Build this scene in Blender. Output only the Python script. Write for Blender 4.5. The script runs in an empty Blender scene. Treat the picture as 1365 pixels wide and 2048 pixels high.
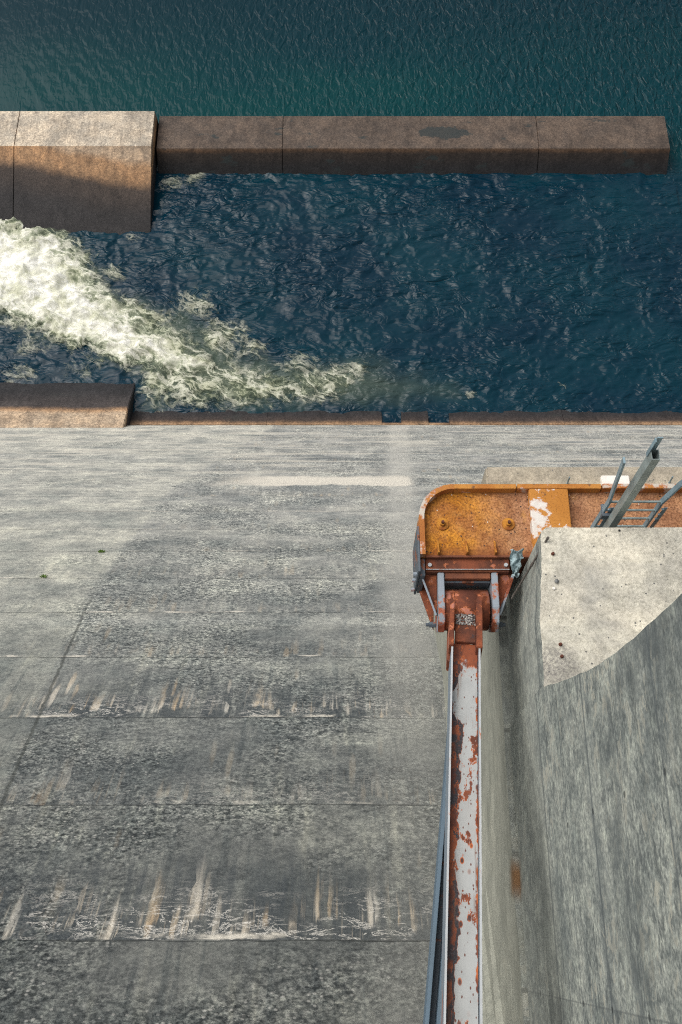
import bpy, bmesh, math, random
import numpy as np
from mathutils import Vector, Matrix

R = math.radians
random.seed(7)
rng = np.random.default_rng(7)
S = bpy.context.scene
COL = S.collection

# ------------------------------------------------------------------ camera
H = 60.5                       # camera height above the tailwater (water is z = 0)
PITCH = 66.3                   # degrees below the horizon
FPX = 1991.0                   # 35 mm on a 36 mm tall frame, in photo pixels
cam_d = bpy.data.cameras.new('camera')
cam_d.sensor_fit = 'VERTICAL'; cam_d.sensor_height = 36.0; cam_d.sensor_width = 24.0
cam_d.lens = 35.0; cam_d.clip_start = 0.05; cam_d.clip_end = 4000
cam = bpy.data.objects.new('camera', cam_d); COL.objects.link(cam)
cam.location = (0, 0, H); cam.rotation_euler = (R(90 - PITCH), 0, 0)
S.camera = cam

# ------------------------------------------------------------------ light
SUN_EL, SUN_AZ = 56.0, -62.0   # azimuth measured from +Y clockwise
w = bpy.data.worlds.new('World'); S.world = w; w.use_nodes = True
nt = w.node_tree
sky = nt.nodes.new('ShaderNodeTexSky'); sky.sky_type = 'NISHITA'; sky.sun_disc = False
sky.sun_elevation = R(SUN_EL); sky.sun_rotation = R(SUN_AZ)
sky.air_density = 1.0; sky.dust_density = 6.0; sky.ozone_density = 0.6
hs = nt.nodes.new('ShaderNodeHueSaturation'); hs.inputs['Saturation'].default_value = 0.35   # thin cloud whitens the sky
nt.links.new(sky.outputs[0], hs.inputs['Color']); nt.links.new(hs.outputs[0], nt.nodes['Background'].inputs[0])
nt.nodes['Background'].inputs[1].default_value = 0.13
sun_d = bpy.data.lights.new('sun', 'SUN'); sun_d.energy = 1.3; sun_d.angle = R(62); sun_d.color = (1.0, 0.975, 0.94)
sun = bpy.data.objects.new('sun', sun_d); COL.objects.link(sun)
sd = Vector((math.cos(R(SUN_EL)) * math.sin(R(SUN_AZ)), math.cos(R(SUN_EL)) * math.cos(R(SUN_AZ)), math.sin(R(SUN_EL))))
sun.rotation_euler = (-sd).to_track_quat('-Z', 'Y').to_euler()
sun.location = sd * 200
S.view_settings.view_transform = 'Standard'; S.view_settings.look = 'None'
S.view_settings.exposure = 0.2; S.view_settings.gamma = 1.0
S.cycles.use_denoising = False; S.cycles.filter_width = 1.1; S.cycles.use_adaptive_sampling = False
S.cycles.sample_clamp_direct = 5.0; S.cycles.sample_clamp_indirect = 3.0

# ------------------------------------------------------------------ survey helpers
cp, sp = math.cos(R(PITCH)), math.sin(R(PITCH))
def ray(px, py):
    a, b = (px - 682.5) / FPX, (1024 - py) / FPX
    return Vector((a, cp + b * sp, -sp + b * cp))
def at_z(px, py, z):
    d = ray(px, py); return Vector((0, 0, H)) + d * ((z - H) / d.z)
def at_x(px, py, x):
    d = ray(px, py); return Vector((0, 0, H)) + d * (x / d.x)
def at_y(px, py, y):
    d = ray(px, py); return Vector((0, 0, H)) + d * (y / d.y)
ALPHA = math.atan(384 / FPX); SLOPE = R(PITCH) - ALPHA
KS = 14499.0                                   # distance law of the face
DPL = KS * math.cos(ALPHA) ** 2 / FPX          # camera distance to the spillway plane
U = Vector((0, math.cos(SLOPE), -math.sin(SLOPE))); NRM = Vector((0, math.sin(SLOPE), math.cos(SLOPE)))
def face_pt(x, sp_):                           # point of the spillway face: across, down the slope
    return Vector((x, 0, H)) + U * (sp_ - DPL * math.tan(ALPHA)) - NRM * DPL
def on_face(px, py):
    d = ray(px, py); t = -DPL / d.dot(NRM); return Vector((0, 0, H)) + d * t

# ------------------------------------------------------------------ numpy noise
_perm = rng.permutation(4096)
def _h(ix, iy):
    return _perm[(ix + _perm[iy & 4095]) & 4095]
_ga = rng.random(4096) * 2 * np.pi
def perlin(x, y):
    xi = np.floor(x).astype(int); yi = np.floor(y).astype(int); xf = x - xi; yf = y - yi
    def g(a, b):
        an = _ga[_h(xi + a, yi + b)]
        return np.cos(an) * (xf - a) + np.sin(an) * (yf - b)
    u = xf ** 3 * (xf * (xf * 6 - 15) + 10); v = yf ** 3 * (yf * (yf * 6 - 15) + 10)
    a = g(0, 0) * (1 - u) + g(1, 0) * u; b = g(0, 1) * (1 - u) + g(1, 1) * u
    return (a * (1 - v) + b * v) * 1.5
def fbm(x, y, o=5, gain=0.5):
    s = 0; a = 1; n = 0
    for i in range(o):
        s = s + a * perlin(x * 2 ** i + 17.3 * i, y * 2 ** i - 9.1 * i); n += a; a *= gain
    return s / n
def ridged(x, y, o=4, gain=0.55):
    s = 0; a = 1; n = 0
    for i in range(o):
        s = s + a * (1 - np.abs(perlin(x * 2 ** i + 31.7 * i, y * 2 ** i + 5.3 * i)) * 2); n += a; a *= gain
    return s / n
def sstep(a, b, x):
    t = np.clip((x - a) / (b - a), 0, 1); return t * t * (3 - 2 * t)
def sdf(poly, X, Y):                            # signed distance, negative inside
    d = np.full(X.shape, 1e9); ins = np.zeros(X.shape, bool); n = len(poly)
    for i in range(n):
        ax, ay = poly[i]; bx, by = poly[(i + 1) % n]
        ex, ey = bx - ax, by - ay
        t = np.clip(((X - ax) * ex + (Y - ay) * ey) / (ex * ex + ey * ey), 0, 1)
        d = np.minimum(d, np.hypot(X - ax - t * ex, Y - ay - t * ey))
        c = (ay > Y) != (by > Y)
        with np.errstate(divide='ignore', invalid='ignore'):
            xi = ax + (Y - ay) * ex / (ey if ey else 1e-9)
        ins ^= c & (X < xi)
    return np.where(ins, -d, d)

# ------------------------------------------------------------------ node helper
class NT:
    def __init__(self, name):
        self.m = bpy.data.materials.new(name); self.m.use_nodes = True
        self.t = self.m.node_tree; self.t.nodes.clear()
        self.out = self.t.nodes.new('ShaderNodeOutputMaterial')
    def node(self, kind, **kw):
        n = self.t.nodes.new(kind)
        for k, v in kw.items(): setattr(n, k, v)
        return n
    def set(self, sock, v):
        if isinstance(v, bpy.types.NodeSocket): self.t.links.new(v, sock)
        elif v is not None:
            if sock.type == 'RGBA' and len(v) == 3: v = (*v, 1)
            sock.default_value = v
    def coord(self, which='Object'): return self.node('ShaderNodeTexCoord').outputs[which]
    def pos(self): return self.node('ShaderNodeNewGeometry').outputs['Position']
    def uv(self, name): return self.node('ShaderNodeUVMap', uv_map=name).outputs[0]
    def attr(self, name): return self.node('ShaderNodeAttribute', attribute_name=name).outputs['Fac']
    def sep(self, v):
        n = self.node('ShaderNodeSeparateXYZ'); self.set(n.inputs[0], v); return n.outputs
    def comb(self, x=0.0, y=0.0, z=0.0):
        n = self.node('ShaderNodeCombineXYZ')
        for i, v in enumerate((x, y, z)): self.set(n.inputs[i], v)
        return n.outputs[0]
    def map(self, v, scale=(1, 1, 1), loc=(0, 0, 0), rot=(0, 0, 0)):
        n = self.node('ShaderNodeMapping'); self.set(n.inputs[0], v)
        n.inputs['Location'].default_value = loc; n.inputs['Rotation'].default_value = rot; n.inputs['Scale'].default_value = scale
        return n.outputs[0]
    def noise(self, v, scale=1.0, detail=4.0, rough=0.55, dist=0.0):
        n = self.node('ShaderNodeTexNoise'); self.set(n.inputs['Vector'], v)
        n.inputs['Scale'].default_value = scale; n.inputs['Detail'].default_value = detail
        n.inputs['Roughness'].default_value = rough; n.inputs['Distortion'].default_value = dist
        return n.outputs[0]
    def nc(self, v, scale=1.0, detail=6.0, rough=0.7, k=2.6, dist=0.0):
        return self.m_('MULTIPLY_ADD', self.sub(self.noise(v, scale, detail, rough, dist), .5), k, .5, clamp=True)
    def mottle(self, base, v, bands, amt=1.0):
        # bands: (scale, contrast k, darkest, brightest); each band is coarse-grained so that it survives at picture scale
        for i, (sc, k, lo, hi) in enumerate(bands):
            q = self.nc(self.map(v, loc=(3.7 * i, 1.9 * i, 5.1 * i)), sc, 2.5, .62, k)
            base = self.mix(amt, base, self.ramp(q, [(0, lo), (.5, (1, 1, 1)), (1, hi)]), 'MULTIPLY')
        return base
    def voro(self, v, scale=1.0, feature='F1', out='Distance', rnd=1.0):
        n = self.node('ShaderNodeTexVoronoi', feature=feature); self.set(n.inputs['Vector'], v)
        n.inputs['Scale'].default_value = scale; n.inputs['Randomness'].default_value = rnd
        return n.outputs[out]
    def white(self, v, dim='1D'):
        n = self.node('ShaderNodeTexWhiteNoise', noise_dimensions=dim)
        self.set(n.inputs['W' if dim == '1D' else 'Vector'], v); return n.outputs['Value']
    def m_(self, op, a, b=None, c=None, clamp=False):
        n = self.node('ShaderNodeMath', operation=op, use_clamp=clamp)
        self.set(n.inputs[0], a)
        if b is not None: self.set(n.inputs[1], b)
        if c is not None: self.set(n.inputs[2], c)
        return n.outputs[0]
    def mul(self, a, b): return self.m_('MULTIPLY', a, b)
    def add(self, a, b): return self.m_('ADD', a, b)
    def sub(self, a, b): return self.m_('SUBTRACT', a, b)
    def ss(self, v, a, b, lo=0.0, hi=1.0):      # smoothstep from a to b
        n = self.node('ShaderNodeMapRange', interpolation_type='SMOOTHSTEP')
        self.set(n.inputs['Value'], v)
        if a > b: a, b, lo, hi = b, a, hi, lo
        n.inputs['From Min'].default_value = a; n.inputs['From Max'].default_value = b
        n.inputs['To Min'].default_value = lo; n.inputs['To Max'].default_value = hi
        return n.outputs['Result']
    def mix(self, f, a, b, mode='MIX'):
        n = self.node('ShaderNodeMix', data_type='RGBA', blend_type=mode)
        self.set(n.inputs[0], f); self.set(n.inputs[6], a); self.set(n.inputs[7], b); return n.outputs[2]
    def ramp(self, f, stops, interp='LINEAR'):
        n = self.node('ShaderNodeValToRGB'); cr = n.color_ramp; cr.interpolation = interp
        while len(cr.elements) < len(stops): cr.elements.new(0.5)
        for e, (p, c) in zip(cr.elements, stops):
            e.position = p; e.color = (*c, 1) if len(c) == 3 else c
        self.set(n.inputs[0], f); return n.outputs[0]
    def bump(self, h, strength=0.5, dist=0.02, normal=None):
        n = self.node('ShaderNodeBump'); n.inputs['Strength'].default_value = strength
        n.inputs['Distance'].default_value = dist; self.set(n.inputs['Height'], h)
        if normal is not None: self.set(n.inputs['Normal'], normal)
        return n.outputs[0]
    def bsdf(self, color, rough=0.85, metal=0.0, normal=None, spec=0.3, **kw):
        n = self.node('ShaderNodeBsdfPrincipled')
        self.set(n.inputs['Base Color'], color); self.set(n.inputs['Roughness'], rough); self.set(n.inputs['Metallic'], metal)
        self.set(n.inputs['Specular IOR Level'], spec)
        if normal is not None: self.set(n.inputs['Normal'], normal)
        for k, v in kw.items(): self.set(n.inputs[k], v)
        return n.outputs[0]
    def done(self, sh):
        self.t.links.new(sh, self.out.inputs[0]); return self.m

# ------------------------------------------------------------------ object helpers
def tag(o, label=None, cat=None, group=None, kind=None):
    if label: o['label'] = label
    if cat: o['category'] = cat
    if group: o['group'] = group
    if kind: o['kind'] = kind
    return o
def thing(name, loc, label, cat, group=None):
    o = bpy.data.objects.new(name, None); COL.objects.link(o); o.location = loc; o.empty_display_size = 0.2
    return tag(o, label, cat, group)
def origin(o):
    v = Vector((0, 0, 0))
    while o is not None: v += o.location; o = o.parent
    return v
class MB:
    def __init__(self): self.bm = bmesh.new()
    def poly(self, pts): return self.bm.faces.new([self.bm.verts.new(p) for p in pts])
    def hexa(self, p):                         # 8 corners: 4 bottom, 4 top in order
        v = [self.bm.verts.new(q) for q in p]
        for f in ((3, 2, 1, 0), (4, 5, 6, 7), (0, 1, 5, 4), (1, 2, 6, 5), (2, 3, 7, 6), (3, 0, 4, 7)):
            self.bm.faces.new([v[i] for i in f])
        return self
    def box(self, a, b, m=None):
        (x0, y0, z0), (x1, y1, z1) = a, b
        p = [Vector(q) for q in ((x0, y0, z0), (x1, y0, z0), (x1, y1, z0), (x0, y1, z0), (x0, y0, z1), (x1, y0, z1), (x1, y1, z1), (x0, y1, z1))]
        return self.hexa([m @ q for q in p] if m else p)
    def prism(self, pts, off):                 # planar outline pushed along off
        off = Vector(off); a = [self.bm.verts.new(p) for p in pts]; b = [self.bm.verts.new(Vector(p) + off) for p in pts]
        n = len(a); self.bm.faces.new(a[::-1]); self.bm.faces.new(b)
        for i in range(n): self.bm.faces.new((a[i], a[(i + 1) % n], b[(i + 1) % n], b[i]))
        return self
    def tube(self, pts, r, n=10, r2=None, caps=True):
        pts = [Vector(p) for p in pts]; rings = []
        for i, p in enumerate(pts):
            d = (pts[min(i + 1, len(pts) - 1)] - pts[max(i - 1, 0)]).normalized()
            u = d.orthogonal().normalized() if i == 0 else (u - d * u.dot(d)).normalized()
            v = d.cross(u); rr = r if r2 is None else r + (r2 - r) * i / (len(pts) - 1)
            rings.append([self.bm.verts.new(p + (u * math.cos(k * 2 * math.pi / n) + v * math.sin(k * 2 * math.pi / n)) * rr) for k in range(n)])
        for a, b in zip(rings, rings[1:]):
            for k in range(n): self.bm.faces.new((a[k], a[(k + 1) % n], b[(k + 1) % n], b[k]))
        if caps: self.bm.faces.new(rings[0][::-1]); self.bm.faces.new(rings[-1])
        return self
    def bar(self, pts, w_, d_, side):          # flat bar along a path; side = direction of width
        pts = [Vector(p) for p in pts]; side = Vector(side); rings = []
        for i, p in enumerate(pts):
            d = (pts[min(i + 1, len(pts) - 1)] - pts[max(i - 1, 0)]).normalized()
            s = (side - d * side.dot(d)).normalized(); t = d.cross(s)
            rings.append([self.bm.verts.new(p + s * a * w_ / 2 + t * b * d_ / 2) for a, b in ((-1, -1), (1, -1), (1, 1), (-1, 1))])
        for a, b in zip(rings, rings[1:]):
            for k in range(4): self.bm.faces.new((a[k], a[(k + 1) % 4], b[(k + 1) % 4], b[k]))
        self.bm.faces.new(rings[0][::-1]); self.bm.faces.new(rings[-1])
        return self
    def build(self, name, mat, parent=None, loc=None, bevel=0.0, smooth=False, seg=2):
        bmesh.ops.remove_doubles(self.bm, verts=self.bm.verts, dist=1e-5)
        bmesh.ops.recalc_face_normals(self.bm, faces=self.bm.faces)
        if bevel: 
            es = [e for e in self.bm.edges if len(e.link_faces) == 2 and e.calc_face_angle(0) > 0.5]
            bmesh.ops.bevel(self.bm, geom=es, offset=bevel, segments=seg, affect='EDGES', clamp_overlap=True)
        o0 = Vector(loc) if loc is not None else (origin(parent) if parent else Vector((0, 0, 0)))
        bmesh.ops.translate(self.bm, verts=self.bm.verts, vec=-o0)
        me = bpy.data.meshes.new(name); self.bm.to_mesh(me); self.bm.free()
        if smooth:
            for p in me.polygons: p.use_smooth = True
        me.materials.append(mat)
        o = bpy.data.objects.new(name, me); COL.objects.link(o); o.parent = parent
        o.location = o0 - (origin(parent) if parent else Vector((0, 0, 0)))
        return o
def grid_mesh(name, P, mat, attrs=None, uvs=None, keep=None, smooth=True, parent=None):
    ny, nx = P.shape[:2]
    me = bpy.data.meshes.new(name)
    idx = np.arange(ny * nx).reshape(ny, nx)
    q = np.stack([idx[:-1, :-1], idx[:-1, 1:], idx[1:, 1:], idx[1:, :-1]], -1).reshape(-1, 4)
    if keep is not None:
        k = (keep[:-1, :-1] | keep[:-1, 1:] | keep[1:, 1:] | keep[1:, :-1]).reshape(-1); q = q[k]
    used = np.unique(q); remap = np.zeros(ny * nx, int); remap[used] = np.arange(len(used))
    q = remap[q]; co = P.reshape(-1, 3)[used]
    me.vertices.add(len(co)); me.vertices.foreach_set('co', co.astype(np.float32).ravel())
    me.loops.add(q.size); me.loops.foreach_set('vertex_index', q.astype(np.int32).ravel())
    me.polygons.add(len(q)); me.polygons.foreach_set('loop_start', np.arange(0, q.size, 4, dtype=np.int32))
    me.update(calc_edges=True)
    if smooth: me.polygons.foreach_set('use_smooth', np.ones(len(q), bool))
    for k, a in (attrs or {}).items():
        at = me.attributes.new(k, 'FLOAT', 'POINT'); at.data.foreach_set('value', a.reshape(-1)[used].astype(np.float32))
    for k, (a, b) in (uvs or {}).items():
        l = me.uv_layers.new(name=k); uvv = np.stack([a.reshape(-1)[used], b.reshape(-1)[used]], -1)[q.ravel()]
        l.data.foreach_set('uv', uvv.astype(np.float32).ravel())
    me.validate(); me.materials.append(mat)
    o = bpy.data.objects.new(name, me); COL.objects.link(o); o.parent = parent
    return o

# ================================================================== MATERIALS
def mat_spillway():
    n = NT('spillway_concrete')
    s = n.sep(n.uv('radial')); r, v = s[0], s[1]              # across (fan-like), lift number
    j = n.sep(n.uv('side')); dj, x = j[0], j[1]               # distance to the long joint, true metres across
    P = n.pos()
    sp_ = n.mul(n.add(v, 3.574), 3.2715)
    Q = n.comb(x, sp_, 0.0)                                   # metric coordinates on the face
    RQ = n.comb(r, sp_, 0.0)
    wob = n.sub(n.noise(Q, 0.35, 3), 0.5)
    vw = n.add(v, n.mul(n.sub(n.noise(Q, 1.3, 4, .6), .5), 0.035))
    fl = n.m_('FLOOR', vw); t = n.sub(vw, fl)
    # tone of each lift: dirt plus the overhead deck's shade, painted darker on near lifts
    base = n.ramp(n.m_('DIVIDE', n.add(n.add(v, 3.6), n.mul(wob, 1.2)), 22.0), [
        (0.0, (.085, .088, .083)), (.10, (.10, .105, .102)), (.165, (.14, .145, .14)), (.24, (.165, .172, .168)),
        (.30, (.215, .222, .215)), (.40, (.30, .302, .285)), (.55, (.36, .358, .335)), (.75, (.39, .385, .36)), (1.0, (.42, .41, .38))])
    lt = n.white(fl)
    base = n.mix(n.ss(lt, 0, 1, 0, .30), base, n.mix(1.0, base, (1.22, 1.2, 1.15), 'MULTIPLY'))
    # left monolith: smoother, paler, greenish
    left = n.ss(n.add(dj, n.mul(wob, .5)), 0.05, -0.25)
    base = n.mix(n.mul(left, n.ss(v, 9, 5, .8, 1)), base, n.mix(1.0, base, (1.22, 1.21, 1.16), 'MULTIPLY'))
    # broad clouds of weathering
    cl = n.noise(Q, 0.30, 6, .62)
    base = n.mix(n.ss(cl, .42, .68, 0, .55), base, n.mix(1.0, base, (.60, .63, .66), 'MULTIPLY'))
    cl2 = n.noise(n.map(Q, (1, 1, 1), (31, 7, 0)), 0.9, 6, .65)
    base = n.mix(n.ss(cl2, .48, .70, 0, .5), base, n.mix(1.0, base, (1.42, 1.42, 1.38), 'MULTIPLY'))
    base = n.mottle(base, Q, [(.45, 3.5, (.74, .77, .79), (1.24, 1.23, 1.19)), (2.1, 3.5, (.84, .85, .86), (1.16, 1.16, 1.14))])
    rg = n.ss(n.add(n.noise(n.map(Q, (1, 1, 1), (5, 50, 0)), .28, 5, .6), n.mul(left, -.14)), .38, .60, .30, 1)
    base = n.mottle(base, Q, [(6.5, 4.5, (.58, .60, .62), (1.22, 1.22, 1.20)), (13.0, 5, (.52, .55, .57), (1.36, 1.36, 1.32)), (27.0, 4.5, (.55, .57, .58), (1.40, 1.40, 1.38))], rg)
    # horizontal form-board lines (fine)
    hb = n.noise(n.map(Q, (.30, 3.0, 1)), 1.0, 5, .66)
    base = n.mix(n.mul(n.ss(hb, .50, .62), n.ss(v, 5, 13, .12, .6)), base, n.mix(1.0, base, (.68, .70, .72), 'MULTIPLY'))
    # drips down the face
    dr = n.noise(n.map(RQ, (4.5, .33, 1)), 1.0, 5, .62)
    lowmask = n.ss(v, 9.0, 1.0, .18, 1.0)
    base = n.mix(n.mul(n.ss(dr, .53, .68, 0, .62), lowmask), base, n.mix(1.0, base, (.42, .47, .52), 'MULTIPLY'))
    dr2 = n.noise(n.map(RQ, (3.1, .25, 1), (9, 3, 0)), 1.0, 5, .6)
    base = n.mix(n.mul(n.ss(dr2, .56, .70, 0, .55), lowmask), base, n.mix(1.0, base, (1.55, 1.50, 1.38), 'MULTIPLY'))
    # exposed aggregate in patches
    ex = n.ss(n.add(n.noise(n.map(Q, (1, 1, 1), (5, 50, 0)), .28, 5, .6), n.mul(left, -.22)), .42, .60)
    st = n.voro(Q, 15.0); stc = n.voro(Q, 15.0, out='Color')
    stv = n.sep(stc)[0]
    grit = n.noise(Q, 20.0, 6, .8)
    base = n.mix(n.mul(n.ss(grit, .50, .62, 0, 1), n.add(.30, n.mul(ex, .55))), base, n.mix(1.0, base, (.36, .40, .42), 'MULTIPLY'))
    base = n.mix(n.mul(n.mul(n.ss(st, .42, .18), n.ss(stv, .70, .80)), n.add(.10, n.mul(ex, .55))), base, (.42, .415, .39))
    hole = n.voro(n.map(Q, (1, 1.25, 1), (3, 8, 0)), 5.5)
    hv = n.sep(n.voro(n.map(Q, (1, 1.25, 1), (3, 8, 0)), 5.5, out='Color'))[1]
    base = n.mix(n.mul(n.mul(n.ss(n.add(hole, n.mul(n.sub(grit, .5), .35)), .26, .17), n.ss(hv, .45, .62)), n.add(.22, n.mul(ex, .75))), base, (.035, .04, .04))
    g2 = n.noise(n.map(Q, (1, 1, 1), (2, 2, 0)), 48.0, 4, .7)
    base = n.mix(n.ss(g2, .58, .70, 0, .55), base, n.mix(1.0, base, (1.7, 1.7, 1.65), 'MULTIPLY'))
    base = n.mix(n.ss(v, 9, 4), base, n.mix(1.0, base, (1.06, 1.055, 1.03), 'MULTIPLY'))
    # leaks: rows of lime and tan streaks that start at a lift joint and run down
    row = n.ramp(n.m_('DIVIDE', n.add(n.m_('FLOOR', v), 4.0), 24.0), [
        (0.0, (.1,) * 3), (3.6 / 24, (.95,) * 3), (4.6 / 24, (.36,) * 3), (5.6 / 24, (.98,) * 3), (6.6 / 24, (.30,) * 3), (7.6 / 24, (.25,) * 3),
        (8.6 / 24, (.32,) * 3), (9.6 / 24, (.2,) * 3), (12.6 / 24, (.45,) * 3), (14.6 / 24, (.3,) * 3)], 'CONSTANT')
    ln = n.noise(n.comb(n.mul(r, 1.7), n.mul(fl, 5.3), 0.0), 1.0, 4, .7)
    cell = n.m_('FLOOR', n.add(n.mul(r, 3.1), n.mul(n.sub(n.noise(n.comb(r, sp_, 0.0), .9, 2), .5), 1.6)))
    cw = n.white(n.comb(cell, fl, 2.0), '3D'); cw2 = n.white(n.comb(cell, fl, 7.0), '3D')
    length = n.add(n.mul(n.ss(ln, .36, .62, .05, .42), n.add(.35, cw)), n.mul(n.m_('POWER', cw2, 3.0), .25))
    wid = n.noise(n.comb(n.add(n.mul(r, 3.4), n.mul(n.sub(n.noise(RQ, 2.0, 3), .5), .35)), n.add(n.mul(fl, 11.0), n.mul(t, .35)), 0.0), 1.0, 5, .62)
    tip = n.ss(n.m_('DIVIDE', t, n.add(length, .001)), 1.15, .15)
    start = n.ss(n.sub(n.add(t, n.mul(n.sub(n.noise(n.comb(n.mul(r, 4.0), n.mul(fl, 3.1), 0.0), 1, 3), .5), .25)), n.mul(cw2, .16)), -.03, .03)
    body = n.m_('MAXIMUM', n.ss(wid, .51, .585), n.mul(n.ss(n.noise(n.comb(n.mul(r, 8.0), n.add(n.mul(fl, 3.0), n.mul(t, .4)), 5.0), 1, 3, .6), .53, .61), .8))
    body = n.mul(body, n.ss(n.noise(n.comb(n.mul(r, 2.6), n.add(n.mul(fl, 5.0), n.mul(t, 3.2)), 3.0), 1, 3), .38, .52, .15, 1))
    tq = n.comb(n.add(n.mul(r, 3.6), n.mul(n.sub(n.noise(n.map(RQ, (3, .6, 1)), 1.0, 2), .5), .35)), n.mul(sp_, .36), 0.0)
    td = n.voro(tq, 1.0); tc = n.sep(n.voro(tq, 1.0, out='Color'))
    drop = n.mul(n.mul(n.ss(n.add(td, n.mul(n.sub(n.noise(n.map(RQ, (9, 2, 1)), 1, 4), .5), .25)), .27, .12), n.ss(tc[0], .42, .47)), n.ss(t, .85, .45))
    row = n.mul(row, n.m_('MAXIMUM', n.ss(x, -6.6, -5.0, .25, 1.0), n.ss(v, 1.9, 1.5)))
    pale = n.m_('MAXIMUM', n.mul(n.mul(n.mul(body, tip), start), row), n.mul(drop, n.mul(row, n.ss(v, 1.5, 2.2, .55, 1.0))))
    dk = n.noise(n.comb(n.mul(r, 2.2), n.add(n.mul(fl, 7.0), n.mul(t, .3)), 9.0), 1.0, 5, .65)
    dark = n.mul(n.mul(n.ss(dk, .41, .53), n.ss(n.add(t, n.mul(n.sub(dr, .5), 1.2)), .80, .12)), n.mul(row, 1.0))
    base = n.mix(n.mul(dark, .8), base, n.mix(n.ss(grit, .4, .6), (.04, .05, .057), (.075, .085, .09)))
    tan = n.ramp(n.noise(n.map(RQ, (1.6, .3, 1)), 1.0, 4), [(.3, (.50, .49, .44)), (.46, (.54, .49, .40)), (.58, (.50, .40, .27)), (.70, (.36, .24, .13))])
    base = n.mix(n.mul(pale, n.ss(n.nc(n.map(RQ, (5, .9, 1)), 1, 6), 0, .6, .6, 1.0)), base, tan)
    # small white lime crusts near the leaking joints
    cr = n.noise(n.map(Q, (2.6, 6.0, 1), (1, 4, 0)), 1.0, 7, .72, 1.2)
    crm = n.mul(n.mul(n.ss(n.m_('ABSOLUTE', n.sub(cr, .55)), .022, .006), n.ss(t, .50, .03)), n.mul(row, n.ss(n.noise(Q, .8, 3), .42, .56)))
    base = n.mix(n.mul(crm, .95), base, (.74, .71, .64))
    # lift joints: dark line with a pale lip here and there
    tj = n.m_('ABSOLUTE', n.sub(n.m_('FRACT', n.add(vw, .5)), .5))
    jl = n.ss(tj, .009, .003)
    jb = n.noise(n.map(Q, (.7, .2, 1), (8, 1, 0)), 1.0, 5, .7)
    base = n.mix(n.mul(jl, n.ss(jb, .40, .58, .12, .8)), base, (.045, .05, .05))
    lip = n.mul(n.mul(n.ss(t, .0, .014), n.ss(n.add(t, n.mul(n.sub(cr, .5), .10)), .05, .02)), n.ss(n.noise(n.map(Q, (.45, .6, 1), (3, 9, 0)), 1.0, 5, .65), .52, .60))
    base = n.mix(n.mul(lip, .9), base, (.66, .62, .53))
    # long joint between the two monoliths
    djw = n.m_('ABSOLUTE', n.add(dj, n.mul(n.sub(n.noise(Q, 3.0, 4), .5), .10)))
    lj = n.mul(n.ss(djw, .045, .015), n.ss(v, 5.2, 3.4, .0, 1.0))
    base = n.mix(n.mul(lj, .65), base, (.05, .055, .05))
    # paler worn strip beside the pier, and the pale wash above the toe
    xs = n.sub(x, n.add(.40, n.mul(sp_, .05)))
    strip = n.mul(n.ss(n.m_('ABSOLUTE', n.add(xs, n.mul(wob, .4))), .95, .25), n.ss(v, .5, 3.5, .25, .85))
    base = n.mix(n.mul(strip, .60), base, n.mix(n.ss(v, 2, 12), (.36, .355, .32), (.52, .505, .45)))
    vb = n.add(v, n.mul(n.sub(n.noise(n.map(Q, (.8, .2, 1)), 1, 4), .5), .55))
    wash = n.mul(n.mul(n.ss(vb, 9.75, 9.9), n.ss(vb, 10.75, 10.45)), n.mul(n.ss(n.add(x, n.mul(wob, 3.5)), -6.0, -3.2), n.ss(x, 3.3, 2.9)))
    base = n.mix(n.mul(wash, .95), base, (.66, .62, .53))
    far = n.noise(n.map(Q, (.12, 1.1, 1), (2, 6, 0)), 1.0, 5, .62)
    base = n.mix(n.mul(n.ss(far, .52, .62), n.ss(v, 9, 12, 0, .6)), base, (.58, .55, .47))
    # brown wet fringe right at the toe
    base = n.mix(n.ss(n.add(v, n.mul(wob, .3)), 17.35, 17.65, 0, .75), base, (.42, .34, .25))
    hgt = n.add(n.mul(grit, 1.0), n.add(n.mul(n.ss(st, .5, .1), n.mul(ex, .8)), n.mul(jl, -2.0)))
    return n.done(n.bsdf(base, .9, normal=n.bump(hgt, .55, .02), spec=.2))

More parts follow.
